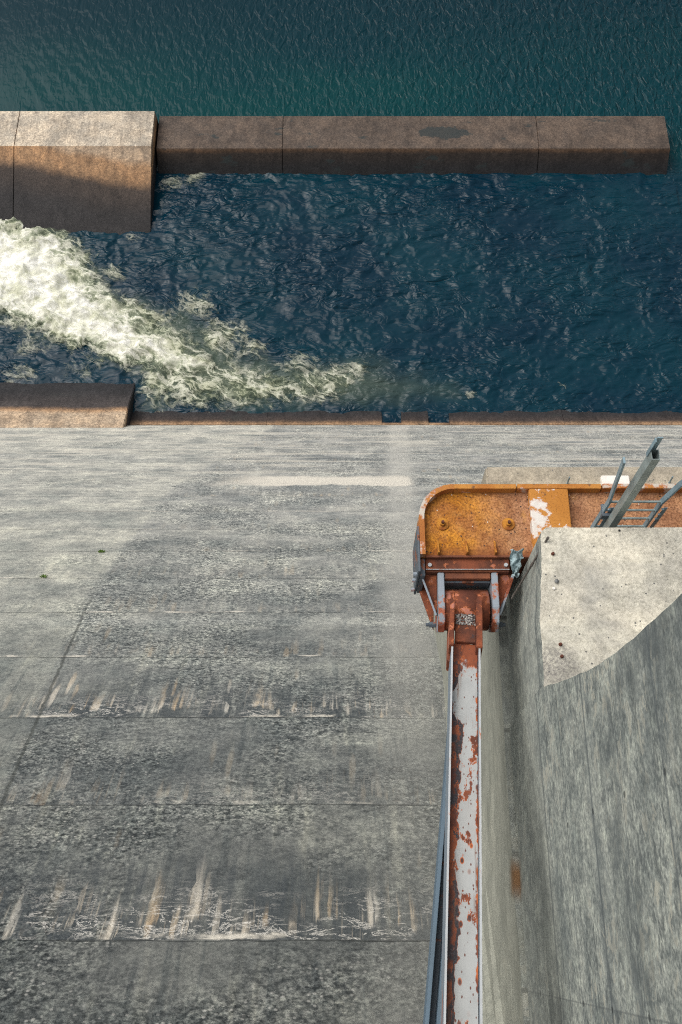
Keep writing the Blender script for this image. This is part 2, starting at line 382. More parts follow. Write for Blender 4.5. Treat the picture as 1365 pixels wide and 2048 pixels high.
def mat_pale_concrete(name, c0, c1, dark=.4, stain=None):
    n = NT(name); P = n.pos()
    a = n.noise(P, 1.6, 6, .6)
    base = n.mix(n.ss(a, .35, .65), c0, c1)
    b = n.noise(n.map(P, loc=(3, 3, 3)), 3.2, 7, .7)
    base = n.mix(n.ss(b, .52, .68, 0, dark), base, n.mix(1.0, base, (.42, .43, .43), 'MULTIPLY'))
    mo = n.nc(P, 7.0, 12, .8, 3.2)
    base = n.mix(.8, base, n.ramp(mo, [(0, (.80, .80, .79)), (.5, (1, 1, 1)), (1, (1.15, 1.15, 1.13))]), 'MULTIPLY')
    base = n.mottle(base, P, [(2.5, 4, (.86, .86, .87), (1.08, 1.08, 1.07)), (9, 4, (.90, .90, .90), (1.07, 1.07, 1.07)), (34, 4.5, (.82, .82, .81), (1.08, 1.08, 1.08))])
    g = n.noise(P, 75, 4, .7)
    base = n.mix(n.ss(g, .56, .68, 0, .55), base, n.mix(1.0, base, (.55, .53, .48), 'MULTIPLY'))
    base = n.mix(n.ss(g, .44, .34, 0, .5), base, n.mix(1.0, base, (1.25, 1.25, 1.22), 'MULTIPLY'))
    st = n.voro(P, 24.0); sv = n.sep(n.voro(P, 24.0, out='Color'))[0]
    base = n.mix(n.mul(n.ss(st, .26, .14), n.ss(sv, .86, .9)), base, (.12, .12, .115))
    if stain:
        vd = n.node('ShaderNodeVectorMath', operation='DISTANCE'); n.set(vd.inputs[0], P); vd.inputs[1].default_value = stain[0]
        dd = n.add(vd.outputs['Value'], n.mul(n.sub(n.noise(P, 6.0, 5, .65), .5), .35))
        base = n.mix(n.mul(n.ss(dd, stain[1], stain[1] * .45), n.ss(n.noise(P, 40, 3, .7), .36, .64, .1, .8)), base, (.17, .16, .15))
        xs_ = n.sub(n.sep(P)[0], n.add(1.80, n.mul(n.sub(n.noise(P, 3, 4), .5), .2)))
        base = n.mix(n.mul(n.ss(xs_, .28, .42), n.ss(n.noise(n.map(P, (.6, 1.6, 1), (7, 7, 7)), 1.4, 5, .65), .46, .66, 0, .45)), base, (.29, .285, .265))
    return n.done(n.bsdf(base, .92, normal=n.bump(n.add(g, n.mul(b, .8)), .35, .012), spec=.2))

def mat_pier_wall():
    n = NT('streaked_pier_concrete'); P = n.pos()
    s = n.sep(P); y, z = s[1], s[2]
    tilt = n.comb(n.mul(s[0], 2.0), y, n.add(z, n.mul(n.sub(n.noise(P, .5, 2), .5), .25)))
    f1 = n.nc(n.map(tilt, (1, 1.5, 2.6)), 1.0, 5, .68, 2.6)
    f2 = n.noise(n.map(tilt, (1, 5.5, 10.0), (4, 4, 4)), 1.0, 3.0, .66, .5)
    f3 = n.noise(n.map(tilt, (1, .45, 1.6), (9, 1, 2)), 1.0, 5, .6)
    base = n.mix(f1, (.185, .205, .195), (.37, .385, .345))
    base = n.mottle(base, tilt, [(9, 3.5, (.7, .72, .74), (1.3, 1.3, 1.26)), (38, 4, (.72, .74, .75), (1.3, 1.3, 1.28))])
    base = n.mix(n.ss(f3, .50, .66, 0, .5), base, (.15, .17, .17))
    # peeled pale scabs, torn along the boards
    reg = n.ss(n.noise(n.map(P, loc=(2, 7, 1)), .75, 4), .40, .62)
    base = n.mix(n.mul(n.ss(f2, .575, .60), n.add(.10, n.mul(reg, .60))), base, (.43, .42, .35))
    base = n.mix(n.mul(n.ss(f2, .42, .395), n.add(.15, n.mul(reg, .45))), base, (.08, .092, .095))
    # blue-black water stain
    sn = n.noise(n.map(P, (1, .55, .9), (5, 2, 8)), 1.0, 5, .65)
    base = n.mix(n.mul(n.ss(n.add(sn, n.ss(z, 53.5, 56.5, 0, .10)), .53, .66), n.ss(n.noise(n.map(tilt, (1, 3, 5)), 1, 4), .38, .6, .25, .75)), base, (.11, .125, .125))
    # pour lines along the pier
    for h, wdt in ((53.53, .030), (51.90, .035), (52.70, .014), (55.15, .022), (56.7, .022), (54.3, .010)):
        d = n.m_('ABSOLUTE', n.sub(n.add(z, n.mul(n.sub(n.noise(P, 1.2, 3), .5), .03)), h))
        base = n.mix(n.ss(d, wdt, wdt * .3, 0, .7), base, (.10, .115, .12))
    pan = n.white(n.comb(n.m_('FLOOR', n.m_('DIVIDE', n.sub(z, 51.9), 1.63)), n.m_('FLOOR', n.m_('DIVIDE', n.add(y, .35), 2.4)), 0.0), '3D')
    base = n.mix(1.0, base, n.ramp(pan, [(0, (.84, .85, .85)), (1, (1.12, 1.12, 1.10))]), 'MULTIPLY')
    yj = n.m_('ABSOLUTE', n.sub(n.m_('FRACT', n.m_('DIVIDE', n.add(y, .35), 2.4)), .5))
    base = n.mix(n.ss(yj, .4965, .499, 0, .5), base, (.11, .12, .12))
    hol = n.node('ShaderNodeVectorMath', operation='LENGTH'); n.set(hol.inputs[0], n.comb(n.sub(n.m_('FRACT', n.m_('DIVIDE', n.sub(y, .25), 1.2)), .5), n.mul(n.sub(n.m_('FRACT', n.m_('DIVIDE', n.sub(z, 51.5), .815)), .5), .70), 0.0))
    base = n.mix(n.ss(hol.outputs['Value'], .022, .014, 0, .75), base, (.04, .045, .045))
    base = n.mix(n.ss(z, 52.0, 51.8, 0, .30), base, (.30, .31, .27))
    base = n.mix(n.ss(n.add(z, n.mul(n.sub(f1, .5), .1)), 50.3, 50.2, 0, .62), base, n.mix(f1, (.25, .25, .20), (.40, .395, .32)))
    bl = n.noise(n.map(tilt, (1, .25, 26)), 1.0, 2, .5)
    base = n.mix(n.ss(bl, .52, .6, 0, .35), base, n.mix(1.0, base, (.68, .70, .70), 'MULTIPLY'))
    g = n.noise(P, 60, 4, .7)
    base = n.mix(n.ss(g, .55, .7, 0, .4), base, n.mix(1.0, base, (.6, .6, .6), 'MULTIPLY'))
    # one rust weep below the groove
    ry = n.sub(y, .62); rz = n.sub(z, 50.28)
    rust = n.mul(n.ss(n.add(n.m_('ABSOLUTE', ry), n.mul(n.sub(f1, .5), .10)), .24, .04), n.ss(n.add(n.m_('ABSOLUTE', rz), n.mul(n.sub(f2, .5), .1)), .34, .05))
    base = n.mix(n.mul(rust, .85), base, (.20, .095, .03))
    return n.done(n.bsdf(base, .9, normal=n.bump(n.add(n.mul(f2, .8), n.add(f1, n.mul(g, .3))), .45, .02), spec=.2))

def mat_wet(name, dry, wet, zwet, soft=.5, zmid=None, algae=(.03, .045, .04), alg=.5, tide=None, patch=None):
    """concrete that is stained darker where the water washes it (below zwet)"""
    n = NT(name); P = n.pos(); z = n.sep(P)[2]
    a = n.noise(P, .9, 6, .62); b = n.noise(n.map(P, loc=(7, 3, 1)), 4.0, 6, .7); g = n.noise(P, 18, 4, .7)
    d = n.mix(n.ss(a, .36, .66), dry, n.mix(1.0, dry, (1.28, 1.22, 1.15), 'MULTIPLY'))
    wv = n.add(z, n.add(n.mul(n.sub(n.noise(P, .35, 4), .5), soft), n.mul(n.sub(b, .5), soft * .35)))
    if tide: wv = n.sub(wv, n.ss(n.sep(P)[0], tide[0], tide[1], 0, tide[2]))
    mot = n.nc(P, 2.0, 12, .8, 3.0)
    d = n.mix(.8, d, n.ramp(mot, [(0, (.8, .8, .8)), (.5, (1, 1, 1)), (1, (1.18, 1.17, 1.15))]), 'MULTIPLY')
    mid = n.mix(1.0, d, (.92, .72, .54), 'MULTIPLY')
    base = n.mix(n.ss(wv, zmid or zwet + soft * 1.2, (zmid or zwet + soft * 1.2) - soft * 1.0), d, mid)
    base = n.mix(n.ss(wv, zwet + soft * .8, zwet - soft * .35), base, wet)
    base = n.mix(n.ss(b, .52, .66, 0, .5), base, n.mix(1.0, base, (.55, .54, .52), 'MULTIPLY'))
    base = n.mix(n.ss(g, .55, .68, 0, .45), base, n.mix(1.0, base, (.6, .6, .6), 'MULTIPLY'))
    base = n.mix(n.ss(g, .42, .34, 0, .35), base, n.mix(1.0, base, (1.4, 1.36, 1.3), 'MULTIPLY'))
    if zwet > 0: base = n.mix(n.ss(wv, zwet, zwet * .25, 0, .75), base, (.012, .014, .017))
    base = n.mottle(base, P, [(.5, 4, (.82, .82, .82), (1.12, 1.12, 1.11)), (2.2, 4, (.86, .86, .86), (1.12, 1.12, 1.11)), (7.0, 4, (.75, .75, .75), (1.25, 1.25, 1.24))])
    vs = n.nc(n.map(P, (2.2, .5, .4)), 1.0, 4, .6, 4)
    base = n.mix(n.ss(vs, .5, 1, 0, .45), base, n.mix(1.0, base, (.5, .5, .52), 'MULTIPLY'))
    al = n.noise(n.map(P, (.35, .8, .8), (4, 2, 9)), 1.0, 5, .65)
    base = n.mix(n.ss(al, .60, .66, 0, alg), base, algae)
    if patch:
        c, rx, ry = patch; q = n.sep(P)
        e = n.m_('SQRT', n.add(n.m_('POWER', n.m_('DIVIDE', n.sub(q[0], c.x), rx), 2.0), n.m_('POWER', n.m_('DIVIDE', n.sub(q[1], c.y), ry), 2.0)))
        base = n.mix(n.ss(n.add(e, n.mul(n.sub(n.noise(P, 1.6, 5, .65), .5), 2.2)), 1.0, .8, 0, .85), base, algae)
    return n.done(n.bsdf(base, .7, normal=n.bump(n.add(g, b), .5, .05), spec=.3))

def mat_paint(name, paint, rust_lo, rust_hi, cover=.5, scale=5.0, chip=.6, dark=(.05, .035, .035), metal=0.0, stretch=(1, 1, 1), orange=(.42, .12, .03)):
    n = NT(name); O = n.map(n.coord('Object'), stretch)
    a = n.noise(O, scale, 7, .66, .2); b = n.noise(n.map(O, loc=(5, 2, 7)), scale * .6, 6, .65); f = n.noise(O, scale * 14, 4, .7)
    rust = n.mix(n.ss(b, .36, .64), rust_lo, rust_hi)
    rust = n.mix(n.ss(f, .52, .68, 0, .7), rust, n.mix(1.0, rust, (.40, .36, .36), 'MULTIPLY'))
    rust = n.mix(n.ss(n.noise(n.map(O, loc=(1, 8, 3)), scale * 1.7, 6, .7), .60, .68, 0, .8), rust, dark)
    p = n.mix(n.ss(n.noise(O, scale * 3, 5), .45, .7, 0, .35), paint, n.mix(1.0, paint, (.75, .72, .68), 'MULTIPLY'))
    edge = 1 - cover
    m = n.ss(a, edge - .015, edge + .015)       # 1 = bare rust
    ring = n.mul(n.ss(a, edge - .06, edge), n.ss(a, edge + .03, edge))
    col = n.mix(m, p, rust)
    col = n.mix(n.mul(ring, chip), col, orange)
    h = n.add(n.mul(m, -.6), n.mul(f, .5))
    return n.done(n.bsdf(col, n.add(.55, n.mul(m, .35)), metal, n.bump(h, .4, .006), spec=.35))

def mat_arm_web():
    """pale grey paint, rust eaten in from the two edges; local x = across, y = along"""
    n = NT('arm_web_paint'); O = n.coord('Object'); s = n.sep(O); x, y = s[0], s[1]
    Q = n.map(O, (1, .55, 1))
    nz = n.sub(n.noise(Q, 7.0, 7, .68), .5); nb = n.sub(n.noise(n.map(Q, loc=(3, 9, 0)), 3.0, 4, .6), .5)
    paint = n.mix(n.ss(n.noise(Q, 9, 5), .45, .7, 0, .4), (.36, .37, .36), (.27, .28, .275))
    # dark bitumen and rust along the left edge
    le = n.add(n.add(x, .112), n.add(n.mul(nb, .42), n.mul(nz, .10)))
    re = n.add(n.sub(.135, x), n.add(n.mul(nb, .10), n.mul(nz, .16)))
    fine = n.noise(O, 70, 4, .7)
    rr = n.mix(n.ss(n.noise(Q, 10, 5), .4, .62), (.105, .032, .018), (.23, .062, .024))
    rr = n.mix(n.ss(fine, .5, .7, 0, .6), rr, n.mix(1.0, rr, (.5, .5, .5), 'MULTIPLY'))
    dkc = n.mix(n.ss(fine, .45, .65), (.030, .024, .026), (.065, .060, .066))
    oc = n.mix(n.ss(n.noise(Q, 16, 4), .4, .6), (.40, .10, .025), (.17, .045, .02))
    col = n.mix(n.ss(le, .062, .054), paint, oc)
    col = n.mix(n.ss(le, .058, .050), col, n.mix(n.ss(n.add(y, n.mul(nz, .8)), -.9, -.5), dkc, rr))
    col = n.mix(n.ss(le, .030, .022), col, n.mix(n.ss(n.noise(Q, 12, 5), .42, .56), dkc, rr))
    col = n.mix(n.ss(re, .030, .022), col, oc)
    # rust eats the downstream end of the arm whole
    end = n.add(n.add(y, n.mul(nb, .9)), n.mul(nz, .9))
    col = n.mix(n.ss(end, -.80, -.72), col, oc)
    col = n.mix(n.ss(end, -.76, -.66), col, rr)
    pt = n.noise(n.map(O, (1, .45, 1), (4, 4, 4)), 6.5, 6, .68)
    col = n.mix(n.ss(pt, .565, .58), col, oc); col = n.mix(n.ss(pt, .58, .60), col, rr)
    run = n.noise(n.map(O, (26, 1.6, 1), (1, 6, 4)), 1.0, 4, .6)
    col = n.mix(n.ss(run, .58, .72, 0, .55), col, (.17, .085, .05))
    # scattered blisters of rust with a pale orange ring and a run below
    sc = n.map(O, (1, .55, 1), (2, 5, 0))
    vo = n.add(n.voro(sc, 15.0), n.mul(nz, .25)); vv = n.sep(n.voro(sc, 15.0, out='Color'))[0]
    on = n.ss(vv, .70, .74)
    col = n.mix(n.mul(n.ss(vo, .30, .22), on), col, oc)
    col = n.mix(n.mul(n.ss(vo, .22, .15), on), col, (.07, .035, .03))
    v2 = n.voro(n.map(O, (1, .5, 1), (9, 5, 0)), 48.0); vv2 = n.sep(n.voro(n.map(O, (1, .5, 1), (9, 5, 0)), 48.0, out='Color'))[0]
    col = n.mix(n.mul(n.ss(v2, .34, .22), n.ss(vv2, .78, .82)), col, (.13, .055, .04))
    return n.done(n.bsdf(col, .6, 0, n.bump(n.add(nz, n.mul(fine, .3)), .3, .006), spec=.35))

def mat_tray():
    n = NT('rusty_dusty_steel'); O = n.coord('Object'); s = n.sep(O)
    a = n.noise(O, 2.2, 6, .6); f = n.noise(O, 38, 5, .75); b = n.noise(n.map(O, loc=(3, 1, 6)), 6, 6, .65)
    c = n.mix(n.ss(a, .40, .60), (.46, .19, .022), (.38, .155, .04))
    right = n.ss(n.add(s[0], n.mul(n.sub(b, .5), .5)), .35, 1.1)
    c = n.mix(n.mul(right, .85), c, (.33, .175, .10))
    c = n.mottle(c, O, [(3.0, 4, (.82, .76, .72), (1.12, 1.12, 1.1)), (11, 4, (.85, .80, .78), (1.1, 1.12, 1.14)), (45, 4, (.65, .60, .56), (1.25, 1.25, 1.25))])
    # darker red-brown round the rim and along the near edge
    ed = n.add(n.m_('MINIMUM', n.add(s[0], .02), n.m_('MINIMUM', n.sub(s[1], -.02), n.sub(.80, s[1]))), n.mul(n.sub(b, .5), .22))
    c = n.mix(n.ss(ed, .15, .02, 0, .75), c, (.20, .062, .018))
    c = n.mix(n.ss(b, .58, .72, 0, .5), c, (.52, .27, .07))
    c = n.mix(n.ss(f, .56, .62, 0, .8), c, (.085, .036, .02))
    v = n.voro(O, 26); vv = n.sep(n.voro(O, 26, out='Color'))[0]
    c = n.mix(n.mul(n.ss(n.add(v, n.mul(n.sub(f, .5), .5)), .25, .16), n.ss(vv, .80, .85)), c, (.055, .035, .03))
    c = n.mix(n.mul(n.ss(v, .2, .12), n.ss(vv, .05, .03)), c, (.6, .55, .48))
    return n.done(n.bsdf(c, .85, 0, n.bump(n.add(f, b), .5, .008), spec=.25))

def mat_steel(name, c=(.30, .36, .40)):
    n = NT(name); O = n.coord('Object')
    a = n.noise(O, 6, 5, .6); f = n.noise(O, 60, 3, .7)
    col = n.mix(n.ss(a, .35, .65), n.mix(1.0, c, (.72, .76, .8), 'MULTIPLY') if False else tuple(q * .72 for q in c), c)
    col = n.mix(n.ss(f, .58, .72, 0, .5), col, tuple(q * .45 for q in c))
    return n.done(n.bsdf(col, .5, .25, n.bump(f, .15, .003), spec=.5))

def mat_plain(name, c, rough=.8, var=.3, scale=12):
    n = NT(name); O = n.coord('Object'); a = n.noise(O, scale, 6, .65)
    col = n.mix(n.ss(a, .35, .68), c, tuple(q * (1 - var) for q in c))
    return n.done(n.bsdf(col, rough, 0, n.bump(a, .3, .01), spec=.3))

def mat_water():
    n = NT('river_water'); P = n.pos(); calm = n.attr('calm'); milk = n.attr('milk')
    s = n.sep(P)
    # turbulent basin: crossing chop; beyond the sill: fine wind ripples that run aslant
    c1 = n.noise(n.map(P, (.55, 1.1, 1), rot=(0, 0, R(18))), 1.0, 2.5, .5, 1.2)
    c2 = n.noise(n.map(P, (.5, 1.7, 1), rot=(0, 0, R(24))), 1.0, 1.5, .5, .8)
    chop = n.mul(n.add(n.m_('ABSOLUTE', n.sub(c1, .5)), n.mul(c2, .5)), n.ss(n.noise(n.map(P, (.16, .26, 1), (4, 1, 0)), 1.0, 3), .36, .64, .25, 1.25))
    w1 = n.noise(n.map(P, (2.3, .9, 1), rot=(0, 0, R(32))), 1.0, 2.0, .5, .8)
    w2 = n.noise(n.map(P, (1.2, .7, 1), rot=(0, 0, R(-25))), 1.0, 2.0, .55, .6)
    rip = n.mul(n.add(w1, n.mul(w2, .6)), n.ss(n.add(s[0], n.mul(s[1], .15)), -22, 38, .08, .85))
    nb = n.bump(chop, 1.0, .34); nc = n.bump(rip, 1.0, .34)
    mx = n.node('ShaderNodeMix', data_type='VECTOR'); n.set(mx.inputs[0], calm); n.set(mx.inputs[4], nb); n.set(mx.inputs[5], nc)
    lg = n.noise(P, .12, 4, .6)
    deep = n.mix(n.ss(lg, .35, .65), (.0012, .017, .032), (.0018, .026, .040))
    teal = n.mix(n.ss(n.noise(n.map(P, (.03, .06, 1)), 1, 3), .35, .65), (.0006, .028, .036), (.0006, .038, .040))
    teal = n.mix(n.ss(s[1], 60, 76), teal, (.0006, .019, .028))
    col = n.mix(calm, deep, teal)
    col = n.mix(n.mul(milk, .75), col, (.075, .10, .07))
    return n.done(n.bsdf(col, .12, 0, mx.outputs[1], spec=n.ss(calm, 0, 1, .34, .22), IOR=1.333))

def mat_foam():
    n = NT('white_foam'); P = n.pos(); d = n.attr('foam')
    wq = n.node('ShaderNodeTexNoise'); n.set(wq.inputs['Vector'], P); wq.inputs['Scale'].default_value = .7; wq.inputs['Detail'].default_value = 4
    off = n.node('ShaderNodeVectorMath', operation='MULTIPLY_ADD')
    n.set(off.inputs[0], wq.outputs['Color']); off.inputs[1].default_value = (1.6, 1.6, 1.6); n.set(off.inputs[2], P)
    W = n.map(off.outputs[0], (1, 1, 1), rot=(0, 0, R(28)))
    r1 = n.m_('ABSOLUTE', n.sub(n.noise(n.map(W, (.34, .95, .4)), 1.0, 5, .6), .5))
    r2 = n.m_('ABSOLUTE', n.sub(n.noise(n.map(W, (.8, 2.2, .9), (3, 1, 2)), 1.0, 4, .62), .5))
    fil = n.m_('MAXIMUM', n.ss(r1, .075, .0), n.mul(n.ss(r2, .055, .0), .6))
    cl = n.noise(n.map(W, (.6, .9, .6)), 1.0, 4, .55)
    den = n.add(n.mul(d, 1.45), n.add(n.mul(fil, .34), n.mul(n.sub(cl, .5), 1.0)))
    alpha = n.m_('MULTIPLY', n.ss(den, .24, 1.12), n.ss(d, .02, .12))
    wht = n.m_('MAXIMUM', n.ss(den, .60, 1.55), n.mul(fil, .55))
    col = n.ramp(wht, [(0, (.13, .16, .105)), (.28, (.33, .355, .255)), (.58, (.55, .55, .45)), (.85, (.66, .655, .56)), (1, (.78, .775, .71))])
    col = n.mix(n.ss(n.noise(n.map(W, (.5, .8, 1), (6, 6, 0)), 1.0, 4), .46, .66, 0, .6), col, n.mix(1.0, col, (.70, .72, .58), 'MULTIPLY'))
    hgt = n.add(fil, n.mul(cl, 1.2))
    sh = n.bsdf(col, .75, 0, n.bump(hgt, .35, .10), spec=.25)
    tr = n.node('ShaderNodeBsdfTransparent').outputs[0]
    mxs = n.node('ShaderNodeMixShader'); n.set(mxs.inputs[0], alpha)
    n.t.links.new(tr, mxs.inputs[1]); n.t.links.new(sh, mxs.inputs[2])
    return n.done(mxs.outputs[0])

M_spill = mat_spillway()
M_wall = mat_pier_wall()
M_block = mat_pale_concrete('pale_block_concrete', (.60, .56, .46), (.47, .45, .38), .35, (tuple(at_z(1108, 1330, 52.12)), .26))
M_ledge = mat_pale_concrete('ledge_concrete', (.42, .375, .29), (.30, .27, .215), .35)
M_toe = mat_wet('toe_concrete', (.36, .28, .20), (.052, .038, .032), .42, .22, alg=.2)
M_apron = mat_wet('apron_concrete', (.34, .265, .19), (.05, .042, .040), 1.48, .22, alg=.1)
M_block_sill = mat_wet('dry_sill_concrete', (.31, .235, .165), (.052, .038, .030), 1.28, .35, zmid=2.2, alg=.0, tide=(-15, -27, .75))
M_block_top = mat_wet('dry_sill_top', (.40, .35, .28), (.3, .25, .2), -9, .3, alg=.0)
M_sill_top = mat_wet('mossy_sill_top', (.082, .062, .049), (.1, .1, .1), -9, .3, algae=(.022, .030, .030), alg=.85, patch=(at_z(886, 266, 1.5), 2.2, .62))
M_sill = mat_wet('wet_sill_concrete', (.105, .076, .056), (.034, .025, .020), 1.25, .30, zmid=1.62, algae=(.022, .030, .030), alg=.75)
M_water = mat_water()
M_foam = mat_foam()
M_tray = mat_tray()
M_rim = mat_paint('flaking_cream_paint', (.50, .45, .38), (.34, .12, .03), (.46, .20, .05), .50, 5.0)
M_rimrust = mat_paint('orange_rim', (.58, .52, .44), (.40, .15, .03), (.50, .23, .05), .62, 5.0)
M_panel = mat_paint('white_flaked_panel', (.66, .62, .56), (.42, .17, .03), (.50, .22, .045), .56, 4.2, chip=.3)
M_bracket = mat_paint('salmon_primer_steel', (.30, .115, .08), (.085, .032, .020), (.22, .065, .03), .58, 6.5)
M_plate = mat_paint('grey_flange_paint', (.25, .29, .33), (.20, .055, .025), (.40, .13, .08), .43, 5.0)
M_hub = mat_paint('salmon_hub_paint', (.42, .165, .115), (.10, .033, .020), (.25, .07, .03), .55, 5.0)
M_beam = mat_paint('brown_rusted_beam', (.20, .085, .06), (.13, .05, .03), (.22, .075, .035), .75, 6.0)
M_darksteel = mat_paint('bluish_dark_steel', (.085, .105, .125), (.09, .05, .04), (.16, .07, .04), .38, 5.0)
M_flange = mat_paint('grey_blue_flange', (.20, .245, .285), (.17, .05, .025), (.26, .085, .045), .36, 3.0, stretch=(1, .5, 1))
M_lowarm = mat_paint('blue_grey_arm_paint', (.105, .155, .20), (.12, .05, .03), (.22, .08, .05), .22, 3.0, stretch=(1, .5, 1))
M_edge = mat_paint('bright_edge_paint', (.40, .42, .43), (.22, .07, .03), (.35, .12, .05), .36, 6.0, stretch=(1, .4, 1))
M_web = mat_arm_web()
M_galv = mat_steel('galvanised_steel', (.25, .36, .41))
M_galv2 = mat_steel('weathered_galvanised_tube', (.30, .36, .35))
M_bolt = mat_paint('rusty_bolt', (.40, .16, .03), (.24, .07, .015), (.50, .22, .03), .7, 16.0, orange=(.55, .25, .04))
M_stud = mat_plain('rusted_stud', (.14, .05, .032), .85, .5, 60)
M_rod = mat_plain('bare_iron_rod', (.13, .115, .10), .6, .5, 40)
M_white = mat_plain('white_box_paint', (.78, .75, .69), .6, .12, 14)
M_tarp = mat_plain('teal_sheet', (.36, .47, .49), .45, .5, 14)
M_dark = mat_plain('dark_gap', (.02, .02, .02), .9, .3, 10)
M_stone = mat_plain('grey_stone', (.20, .205, .20), .9, .5, 50)
M_leaf = mat_plain('weed_leaf', (.12, .20, .04), .7, .5, 30)

# ================================================================== SPILLWAY FACE
SPL = 3.2715
JY = [(-40, -2.6), (10.0, -4.3), (15.26, -5.06), (19.1, -5.56), (21.8, -5.9), (26.55, -6.5), (34.4, -6.8), (42.6, -7.15), (51, -6.2), (67.1, -4.6), (90, -3.0)]
spill = thing('spillway', face_pt(0, 67), 'long weathered grey concrete spillway slope with lift lines, lime streaks and brown wet toe', 'spillway')
ns = np.concatenate([np.arange(3.0, 24, .35), np.arange(24, 68.9, .6), [68.9]])
xs = np.arange(-34, 34.01, .5)
SS, XX = np.meshgrid(ns, xs, indexing='ij')
o = np.array(face_pt(0, 0)); Uv = np.array(U); Nv = np.array(NRM)
relief = .02 * fbm(XX * .6, SS * .6, 3)
Pf = o + SS[..., None] * Uv + XX[..., None] * np.array([1, 0, 0]) + relief[..., None] * Nv - np.array(spill.location)
rad = XX / (SS + 37) * 60
dj = XX - np.interp(SS, [a for a, b in JY], [b for a, b in JY])
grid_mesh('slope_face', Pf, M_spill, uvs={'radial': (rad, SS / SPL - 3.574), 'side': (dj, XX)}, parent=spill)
# toe apron with two notches let into it
toe_y, toe_z = on_face(682, 849).y, on_face(682, 849).z
ay, az = 34.35, -.04
ya = toe_y - .02; za = toe_z + .015
cuts = [(-34.0, -5.1), (-5.085, 2.80), (4.15, 6.0), (7.45, 15.3), (15.315, 34.0)]
m = MB()
for x0, x1 in cuts:
    m.prism([(x0, ya, za), (x0, ay, az), (x0, ay + 3, az - 1.6), (x0, ya, -3)], (x1 - x0, 0, 0))
m.prism([(2.8, ya, za), (2.8, ya + .22, za - .11), (2.8, ya + .22, -3), (2.8, ya, -3)], (1.35, 0, 0))
m.prism([(6.0, ya, za), (6.0, ya + .22, za - .11), (6.0, ya + .22, -3), (6.0, ya, -3)], (1.45, 0, 0))
m.build('toe_apron', M_toe, spill, bevel=.03)

# raised apron slab at the left end of the toe
a0 = on_face(241, 855); a1 = at_z(275, 765, .02); a2 = at_z(262, 812, 1.0)
xr = -14.45
m = MB()
m.prism([(xr, a0.y - .5, a0.z + .05), (xr, a0.y, a0.z + .12), (xr, (a0.y + a1.y) / 2, a0.z * .47 + .28), (xr, a1.y, .0), (xr, a1.y + 1.5, -1.0), (xr, a1.y + 1.5, -3), (xr, a0.y, -3)], (-20, 0, 0))
ap = m.build('apron_slab', M_apron, bevel=.05)
tag(ap, 'raised tan concrete apron slab with a dark wet lower half beside white foam', 'apron')

# ================================================================== SILL WALLS ACROSS THE BASIN
def sill(name, x0, x1, y_front, y_near, y_far, z_top, mat, joints, label, top_mat):
    m = MB(); e = .022
    edges = [x0] + joints + [x1]
    for i in range(len(edges) - 1):
        a = edges[i] + (e if i else 0); b = edges[i + 1] - (e if i < len(edges) - 2 else 0)
        m.prism([(a, y_front, -.05), (a, y_near, z_top), (a, y_far, z_top), (a, y_far + .8, -.6), (a, y_far + .8, -3), (a, y_front - 2.4, -2.5)], (b - a, 0, 0))
        if i < len(edges) - 2:
            m.prism([(b, y_front + .06, -.1), (b, y_near + .06, z_top - .07), (b, y_far - .06, z_top - .07), (b, y_far + .6, -.6), (b, y_front + 1, -2)], (2 * e, 0, 0))
    o = m.build(name, mat, bevel=.07)
    o.data.materials.append(top_mat)
    for p in o.data.polygons: p.material_index = 1 if p.normal.z > .985 else 0
    return tag(o, label, 'sill wall')
zt = 1.5
sill('sill_wall', at_z(313, 300, zt).x, at_z(1340, 292, zt).x, at_z(682, 350, 0).y, at_z(682, 297, zt).y, at_z(682, 232, zt).y, zt, M_sill,
     [at_z(565, 300, zt).x, at_z(1079, 300, zt).x], 'low dark brown wet sill wall with a mossy patch between basin and river', M_sill_top)
zb = 2.5
sill('sill_wall', -38, -14.40, at_z(300, 470, 0).y, at_z(303, 292, zb).y, at_z(303, 222, zb).y, zb, M_block_sill,
     [at_z(34, 260, zb).x], 'tall tan sill block with dry bright top and wet black foot behind white foam', M_block_top)

# ================================================================== WATER AND FOAM
def axis(lo, hi, a, b, d, far):
    c = np.arange(a, b, d); L = a - np.geomspace(d, a - lo, far)[::-1]; Rr = b + np.geomspace(d, hi - b, far) - d
    return np.concatenate([L, c, Rr])
wx = axis(-900, 900, -27, 27, .11, 26); wy = axis(-6, 1500, 32, 80, .11, 26)
wy = np.concatenate([[28.0], wy[wy >= 31.9]])
YY, XX = np.meshgrid(wy, wx, indexing='ij')
calm = sstep(55.2, 59.5, YY + np.where(XX > 24.5, 1.5, 0))
amp = np.where(np.hypot(np.maximum(np.abs(XX) - 26, 0), np.maximum(YY - 79, 0)) > 0, 0, 1.0)
wob = fbm(XX * .25, YY * .25, 3)
basin = .16 * fbm(XX * .45 + wob, YY * .6 + wob, 5, .58) + .10 * ridged(XX * .55 + wob, YY * .95 + .5 * wob, 3)
calmh = .030 * fbm((XX * .85 + YY * .53) * 1.3, (YY * .85 - XX * .53) * .5, 4)
Z = (basin * (1 - calm) + calmh * calm) * amp
def Wp(pts): return [tuple(at_z(px, py, 0).xy) for px, py in pts]
POLY_CORE = Wp([(-260, 440), (0, 440), (45, 455), (105, 480), (150, 520), (185, 580), (260, 640), (330, 680), (385, 715), (400, 735), (350, 742), (270, 725), (200, 700), (130, 680), (60, 660), (0, 632), (-260, 620)])
